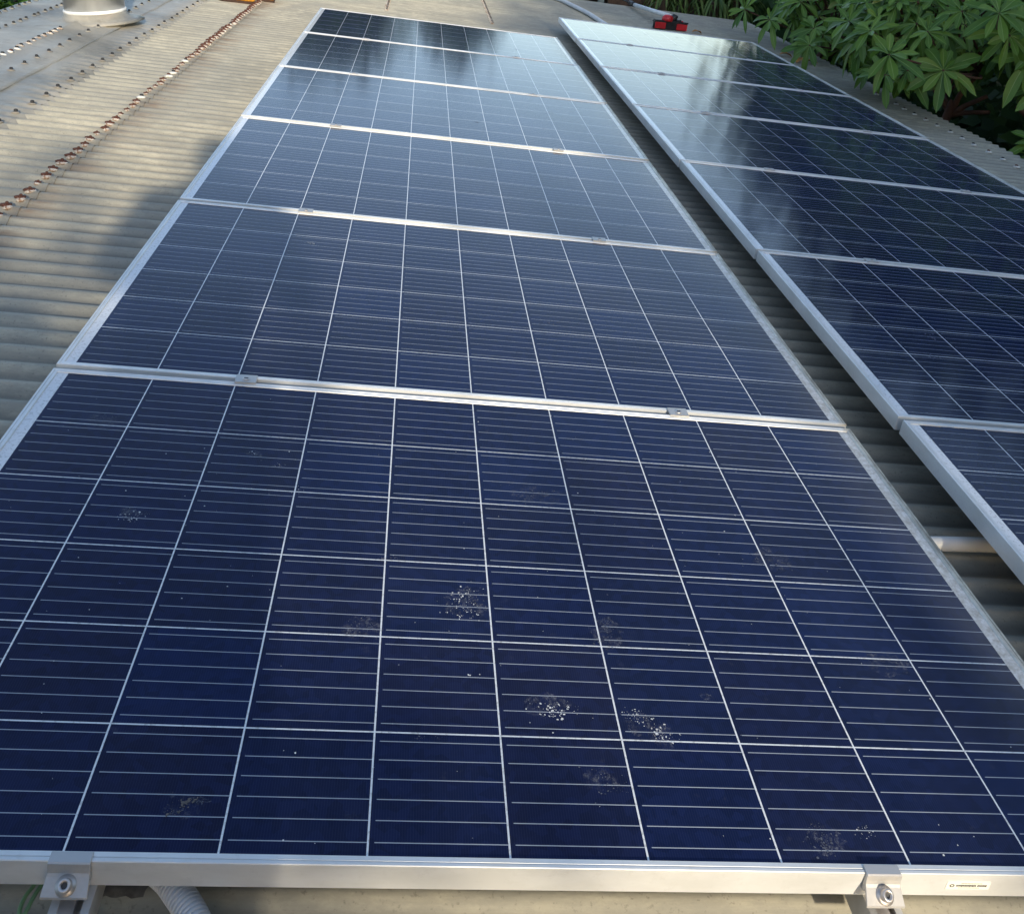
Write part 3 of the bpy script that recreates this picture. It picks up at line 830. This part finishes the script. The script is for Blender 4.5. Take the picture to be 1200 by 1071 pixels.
# ---------------------------------------------------------------- plants
def add_leaf(bm, base, d, up, L, W, droop, mi=0, ri=1, seg=6, fold=.16, rib=.055):
    d = d.normalized(); side = d.cross(up)
    if side.length < 1e-3: side = d.orthogonal()
    side.normalize(); nrm = side.cross(d).normalized(); rows = []
    for i in range(seg+1):
        t = i/seg
        p = base + d*L*(t-.12*droop*t*t) - UPR*(L*droop*t*t*.55)
        wd = W*.5*max(0, math.sin(PI*min(1, t**1.55)))**.62
        wd = max(wd, .0015)
        if i == seg: wd = .0006
        r = min(wd*.5, max(.0007, W*rib*.7*(1-.7*t)))
        lift = nrm*wd*fold*2
        rows.append([bm.verts.new(q) for q in (p+side*wd+lift, p+side*r, p-side*r, p-side*wd+lift)])
    for a, b in zip(rows, rows[1:]):
        for k in range(3):
            f = bm.faces.new((a[k], a[k+1], b[k+1], b[k])); f.material_index = ri if k == 1 else mi; f.smooth = True
def rosette(bm, c, axis, L, n, r, yellow=0):
    c = Vector(c); axis = axis.normalized(); e1 = axis.orthogonal().normalized(); e2 = axis.cross(e1)
    a0 = r.uniform(0, 6.28)
    for i in range(n):
        a = a0+2.399*i
        lev = i/n                              # inner, younger leaves stand up
        el = R(40-66*lev+r.gauss(0, 11))
        rad = e1*math.cos(a)+e2*math.sin(a)
        d = rad*math.cos(el)+axis*math.sin(el)+Vector((r.gauss(0, .09), r.gauss(0, .09), r.gauss(0, .09)))
        l = L*(.62+.45*lev)*r.uniform(.72, 1.15)
        if r.random() < .06: continue
        add_leaf(bm, c+d*.008, d, axis, l, l*r.uniform(.24, .31), r.uniform(.1, .8)*(.4+lev), 2 if r.random() < yellow else 0)
CAMP = Vector((.62567, -.72941, 1.0164))
def branch(bm, a, b, r0, r1, r, sag=.15):
    a, b = Vector(a), Vector(b); mid = a.lerp(b, .5)+Vector((r.uniform(-1, 1), r.uniform(-1, 1), -sag))*.12*(b-a).length
    P = bez([a, mid, b], 5); tube(bm, P, [r0+(r1-r0)*i/(len(P)-1) for i in range(len(P))], 7)
def whorl_shrub(lab, foot, crown_c, main, fills, seed, L=.21, trunk_r=.045):
    """main: rosettes seen clearly (position, size, facing); fills: (centre, radii, number)"""
    r = random.Random(seed)
    t = thing('whorled_shrub', lab, 'shrub', foot, group='whorled shrubs along the low edge of the roof')
    F = Vector(foot)
    ros = []
    for (p, s, ax) in main: ros.append((Vector(p), L*s, Vector(ax), 14, 0))
    for (c, rad, n) in fills:
        for _ in range(n):
            while True:
                q = Vector((r.uniform(-1, 1), r.uniform(-1, 1), r.uniform(-1, 1)))
                if .35 < q.length < 1: break
            p = Vector((c[0]+q.x*rad[0], c[1]+q.y*rad[1], c[2]+q.z*rad[2]))
            out = Vector((q.x, q.y, q.z+.5)).normalized()*.7+(CAMP-p).normalized()*.35+UPR*.3
            ros.append((p, L*r.uniform(.75, 1.1), out, r.randrange(10, 14), .02))
    bl = bmesh.new(); bb = bmesh.new(); CC = Vector(crown_c)
    branch(bb, F, CC, trunk_r, trunk_r*.7, r, 0)
    hubs = [CC+Vector((r.uniform(-.25, .25), r.uniform(-.25, .25), r.uniform(-.15, .35))) for _ in range(6)]
    for h in hubs: branch(bb, CC-UPR*.1, h, trunk_r*.55, .014, r)
    for (p, l, ax, n, ye) in ros:
        rosette(bl, p, ax, l, n, r, ye)
        h = min(hubs, key=lambda q: (q-p).length)
        branch(bb, h, p, .010, .006, r)
    for bmx in (bl, bb): bmesh.ops.translate(bmx, verts=bmx.verts, vec=-F)
    mesh_obj('branches', bb, M['barkr'], t, True)
    mesh_obj('foliage', bl, [M['leaf'], M['rib'], M['leafy']], t)
    return t
toC = (-.45, -.75, .45)
whorl_shrub('shrub with large star-like leaf whorls overhanging the panels, middle of the right side', (4.62, 5.95, -2.8), (4.52, 5.75, -.05),
    [((3.86, 4.86, .27), 1.12, (-.45, -.80, .42)), ((3.46, 4.80, .33), 1.08, (-.25, -.55, .80)), ((3.72, 5.02, .22), 1.0, (-.45, -.2, .75)), ((3.78, 5.02, .47), .95, (-.5, -.5, .7)),
     ((4.00, 5.20, .46), .95, (-.2, -.6, .75)), ((3.60, 5.05, .17), 1.0, (-.6, -.3, .6)), ((3.75, 5.45, .58), 1.0, (-.2, -.4, .9)), ((3.55, 5.3, .40), .95, (-.5, -.4, .6)), ((3.95, 5.0, .62), 1.0, (-.3, -.5, .7))],
    [((4.05, 5.75, .45), (.50, .60, .38), 55), ((4.65, 6.1, .95), (.7, .8, .5), 50)], 11)
whorl_shrub('shrub with long hanging leaves and a pale whorl in the top right corner', (5.02, 5.30, -2.8), (4.90, 5.25, .02),
    [((3.98, 4.66, .66), 1.20, (-.35, -.55, .75)), ((4.12, 4.72, .54), 1.15, (-.3, -.85, .15)), ((4.32, 4.75, .44), 1.1, (-.4, -.7, .4)), ((4.30, 4.9, .62), 1.1, (0, -.6, .8)), ((4.45, 4.75, .27), 1.1, (-.1, -.8, .3))],
    [((4.85, 5.35, .62), (.62, .60, .40), 55), ((5.1, 5.6, 1.15), (.8, .8, .45), 40)], 12, L=.21)
whorl_shrub('low young shrub beside the white-capped screws at the right edge', (4.78, 4.75, -2.8), (4.72, 4.75, -.42),
    [((4.45, 4.62, -.06), 1.05, (-.3, -.5, .8)), ((4.62, 4.80, -.22), 1.0, (-.2, -.6, .7)), ((4.72, 4.52, -.12), 1.1, (0, -.3, .9))],
    [((4.85, 4.85, -.30), (.28, .40, .22), 14)], 13, L=.21, trunk_r=.03)
whorl_shrub('leafy shrub drooping onto the roof at the far corner of the right panel row', (4.72, 8.6, -2.8), (4.62, 8.4, -.15),
    [((3.72, 6.60, .10), 1.0, (-.5, -.6, .5)), ((3.85, 6.9, .20), 1.0, (-.5, -.6, .5)), ((3.62, 7.3, .18), 1.0, (-.6, -.5, .5)), ((3.66, 8.1, .16), 1.0, (-.8, -.3, .2))],
    [((4.25, 7.5, .30), (.42, .80, .32), 50), ((5.0, 8.3, .70), (.65, 1.0, .5), 45)], 14, L=.20)

def strap_plant(x, y, z, seed, lab, n=90, L=.46):
    r = random.Random(seed); t = thing('strap_leaf_plant', lab, 'plant', (x, y, -2.9), group='strap-leaved plants beyond the roof')
    bm = bmesh.new(); c = Vector((0, 0, z+2.9))
    for i in range(n):
        a = r.uniform(0, 6.28); el = R(r.uniform(-10, 75)); d = Vector((math.cos(a)*math.cos(el), math.sin(a)*math.cos(el), math.sin(el)))
        add_leaf(bm, c+d*.03+Vector((0, 0, r.uniform(-.15, .1))), d, UPR, L*r.uniform(.6, 1.1), .026, r.uniform(1.0, 2.0), 0, 0, 7, .1, .1)
    mesh_obj('leaves', bm, M['strap'], t)
    bm = bmesh.new(); tube(bm, [(0, 0, 0), (0, 0, z+2.9)], .05, 8); mesh_obj('stem', bm, M['bark'], t)
for k, (x, y, z) in enumerate(((3.42, 10.15, .02), (3.72, 10.30, .06), (4.0, 10.1, .0), (4.30, 10.3, .10), (4.1, 10.7, .18))):
    strap_plant(x, y, z, 20+k, ['strap-leaved plant nearest the brush pole', 'second strap-leaved plant from the brush pole', 'middle one of the strap-leaved plants beyond the roof edge', 'strap-leaved plant just left of the leafy shrub', 'taller strap-leaved plant behind the others'][k])

def tree(name, lab, x, y, foot, crowns, n, leaf, mat, seed, cat='tree', trunk=.12, group=None, level=False):
    r = random.Random(seed); t = thing(name, lab, cat, (x, y, foot), group=group, level=level)
    bt = bmesh.new(); bc = bmesh.new(); F = Vector((x, y, foot))
    c0 = Vector(crowns[0][0])-F
    branch(bt, (0, 0, 0), c0-Vector((0, 0, crowns[0][1][2]*.5)), trunk, trunk*.6, r, 0)
    for (c, rad) in crowns:
        branch(bt, c0-Vector((0, 0, crowns[0][1][2]*.5)), Vector(c)-F, trunk*.5, trunk*.1, r, 0)
    # lumps: leaves gather in clumps with gaps between them
    tot = sum(cr[1][0]*cr[1][1]*cr[1][2] for cr in crowns)
    for (c, rad) in crowns:
        c = Vector(c)-F; k = max(5, int(n*rad[0]*rad[1]*rad[2]/tot/45))
        for _ in range(k):
            while True:
                q = Vector((r.uniform(-1, 1), r.uniform(-1, 1), r.uniform(-1, 1)))
                if .25 < q.length < 1: break
            cc = c+Vector((q.x*rad[0], q.y*rad[1], q.z*rad[2])); s = min(rad)*.28
            branch(bt, c, cc, trunk*.12, .006, r, 0) if r.random() < .4 else None
            for _ in range(45):
                p = cc+Vector((r.gauss(0, s), r.gauss(0, s), r.gauss(0, s*.8)))
                d = Vector((r.uniform(-1, 1), r.uniform(-1, 1), r.uniform(-1, .6))).normalized()
                l = leaf*r.uniform(.6, 1.3); e = d.orthogonal().normalized(); e = e*math.cos(7*l)+d.cross(e)*math.sin(9*l*50)
                e = (e-d*e.dot(d)).normalized()*l*.24
                f = bc.faces.new([bc.verts.new(v) for v in (p, p+d*l*.5+e, p+d*l, p+d*l*.5-e)])
    mesh_obj('trunk', bt, M['bark'], t, True); mesh_obj('crown', bc, mat, t)
    return t
tree('bush', 'green bush below the roof edge at the top left corner', -3.6, 7.6, -3.4, [((-3.3, 7.4, -1.0), (1.1, 1.6, .85)), ((-3.5, 9.2, -.9), (1.3, 1.5, .9)), ((-4.4, 6.4, -1.4), (1.2, 1.5, .9))], 11000, .13, M['bush'], 41, 'bush', .06)
tree('tree', 'tree standing beyond the far end of the roof, left of centre', -.9, 17, -4, [((-.9, 17, 1.3), (1.25, 1.2, 1.5)), ((-1.9, 17.6, .6), (.9, .9, 1.0))], 9000, .2, M['fol'], 42)
tree('tree', 'narrow tree beyond the far end of the roof, right of the other', 1.35, 18, -4, [((1.45, 18, 1.0), (.75, .8, 1.6))], 5000, .2, M['fol'], 43)
tree('tree', 'tall dark tree behind the whorled shrubs', 6.9, 8.2, -4, [((6.7, 8.0, 1.7), (1.7, 1.7, 1.7)), ((7.6, 6.2, 1.5), (1.5, 1.5, 1.5)), ((6.0, 9.8, 1.2), (1.3, 1.4, 1.3))], 16000, .2, M['fol'], 44, trunk=.16)
tree('tree', 'dark tree behind the drooping far corner shrub', 6.2, 12.2, -4, [((6.6, 12.2, 1.2), (1.2, 1.3, 1.5)), ((7.2, 12.6, .9), (1.0, 1.0, 1.1))], 9000, .2, M['fol'], 45, trunk=.14)
# the tree behind the photographer that keeps the right row in shade
tree('tree', 'broad tree standing behind the camera on the right', 5.9, -5.2, -4, [((5.6, -4.7, 2.6), (2.75, 1.8, 2.1)), ((7.6, -4.2, 2.0), (2.2, 2.0, 2.2)), ((4.2, -4.6, 1.5), (1.4, 1.2, 1.1)), ((6.5, -5.6, 4.8), (2.7, 1.6, 1.7)), ((8.6, -3.0, 3.6), (2.2, 2.6, 2.6))], 52000, .26, M['fol'], 46, trunk=.2)
tree('tree', 'rounded tree standing behind the camera on the left', -1.9, -4.9, -4, [((-1.7, -4.7, .85), (2.15, 1.5, 1.45)), ((-3.6, -4.6, .9), (1.5, 1.5, 1.6)), ((.35, -4.7, 1.65), (.95, 1.0, .8))], 32000, .2, M['fol'], 47, trunk=.18)
# dense undergrowth below the shrubs, beyond the eave
bm = bmesh.new(); r = random.Random(8)
for _ in range(26000):
    p = Vector((4.75+abs(r.gauss(0, 1.5)), r.uniform(2.0, 13), -.80+r.gauss(0, .42))); d = Vector((r.uniform(-1, 1), r.uniform(-1, 1), r.uniform(-.6, 1))).normalized()
    l = r.uniform(.12, .26); e = d.orthogonal().normalized()*l*.28
    bm.faces.new([bm.verts.new(v) for v in (p, p+d*l*.5+e, p+d*l, p+d*l*.5-e)])
o = mesh_obj('undergrowth', bm, M['fol']); tag(o, 'dark undergrowth filling the space beyond the low edge of the roof', 'undergrowth', kind='stuff')

# ---------------------------------------------------------------- neighbouring shed beyond the roof
sh = thing('shed', 'dark open shed with a blue grey post beyond the far edge of the roof', 'shed', (2.6, 11.4, -3.6))
def shp(name, mat, *bs):
    bm = bmesh.new()
    for lo, hi in bs: box(bm, lo, hi)
    return mesh_obj(name, bm, mat, sh)
shp('post', M['post'], ((.30, -.05, 0), (.37, .02, 3.9)))
shp('post', M['post'], ((-1.4, -.05, 0), (-1.33, .02, 3.9)))
shp('wall', M['brown'], ((.45, .10, 0), (2.3, .16, 3.9)), ((-2.2, 2.4, 0), (2.3, 2.45, 3.9)), ((2.26, .16, 0), (2.3, 2.4, 3.9)))
shp('roof', M['tinroof'], ((-2.3, -.25, 3.9), (2.5, 2.6, 3.96)))

# ---------------------------------------------------------------- the photographer (outside the picture, casts the shadow)
def skin(name, verts, edges, rad, mat, parent=None, lv=2, root=0):
    me = bpy.data.meshes.new(name); me.from_pydata([Vector(v) for v in verts], edges, []); me.materials.append(mat)
    o = bpy.data.objects.new(name, me); C.objects.link(o)
    if parent: o.parent = parent
    md = o.modifiers.new('skin', 'SKIN'); md.use_smooth_shade = True
    for i, r_ in enumerate(rad):
        sv = me.skin_vertices[0].data[i]; sv.radius = r_ if isinstance(r_, tuple) else (r_, r_); sv.use_root = (i == root)
    sb = o.modifiers.new('sub', 'SUBSURF'); sb.levels = sb.render_levels = lv
    return o
px0, py0, pz0 = .59, -1.17, -.117
V = [(0, 0, .93), (0, 0, 1.10), (0, .01, 1.28), (0, .01, 1.42), (0, .03, 1.50), (0, .05, 1.58), (0, .05, 1.68),       # 0-6 spine, neck, head
     (-.17, 0, 1.40), (-.25, .04, 1.14), (-.14, .26, 1.10), (-.08, .33, 1.13),                                             # 7-10 left arm
     (.17, 0, 1.40), (.25, .04, 1.14), (.14, .26, 1.10), (.08, .33, 1.13),                                                 # 11-14 right arm
     (-.085, 0, .88), (-.080, .02, .50), (-.09, -.01, .09), (-.11, .14, .03),                                                # 15-18 left leg
     (.085, 0, .88), (.080, .02, .50), (.09, -.01, .09), (.11, .14, .03)]
E_ = [(0, 1), (1, 2), (2, 3), (3, 4), (4, 5), (5, 6), (3, 7), (7, 8), (8, 9), (9, 10), (3, 11), (11, 12), (12, 13), (13, 14), (0, 15), (15, 16), (16, 17), (17, 18), (0, 19), (19, 20), (20, 21), (21, 22)]
RD = [(.14, .10), (.13, .095), (.15, .105), (.11, .09), .055, .078, .075, .062, .046, .034, .028, .062, .046, .034, .028, .085, .062, .042, .036, .085, .062, .042, .036]
for sx in (-1, 1):      # five fingers each, closing round the phone
    h = 10 if sx < 0 else 14
    for k in range(4):
        b = len(V); z = 1.105+.017*k; V += [(sx*.078, .352, z), (sx*.060, .372, z+.004), (sx*.044, .366, z+.004)]
        E_ += [(h, b), (b, b+1), (b+1, b+2)]; RD += [.0095, .0085, .0075]
    b = len(V); V += [(sx*.075, .325, 1.155), (sx*.052, .338, 1.165)]; E_ += [(h, b), (b, b+1)]; RD += [.011, .009]
person = skin('person', V, E_, RD, M['skin']); person.location = (px0, py0, pz0)
tag(person, 'person in a navy shirt and grey trousers holding up a phone behind the camera', 'person')
skin('shirt', V[:1]+V[1:4]+[V[7], V[8], V[11], V[12]], [(0, 1), (1, 2), (2, 3), (3, 4), (4, 5), (3, 6), (6, 7)], [(.155, .115), (.145, .11), (.165, .12), (.115, .095), .075, .060, .075, .060], M['shirt'], person)
skin('trousers', [V[0]]+V[15:18]+V[19:22], [(0, 1), (1, 2), (2, 3), (0, 4), (4, 5), (5, 6)], [(.15, .112), .105, .088, .068, .105, .088, .068], M['trousers'], person)
skin('hair', [(0, .03, 1.64), (0, .035, 1.70)], [(0, 1)], [.086, .080], M['hair'], person)
skin('face', [(0, .12, 1.625), (0, .145, 1.60)], [(0, 1)], [.012, .014], M['skin'], person, 1)
ph = thing('phone', 'black phone held up in both hands of the photographer', 'phone', (px0+.02, py0+.352, pz0+1.135))
bm = bmesh.new(); box(bm, (-.06, -.004, -.035), (.06, .004, .035), bevel=.003); mesh_obj('case', bm, M['blackp'], ph)

# ---------------------------------------------------------------- tilt the roof and all on it into the world
bpy.context.view_layer.update()
for o in list(C.objects):
    if o.parent is None and o.type in ('MESH', 'EMPTY') and o.name not in LEVEL:
        o.matrix_world = TILT @ o.matrix_basis
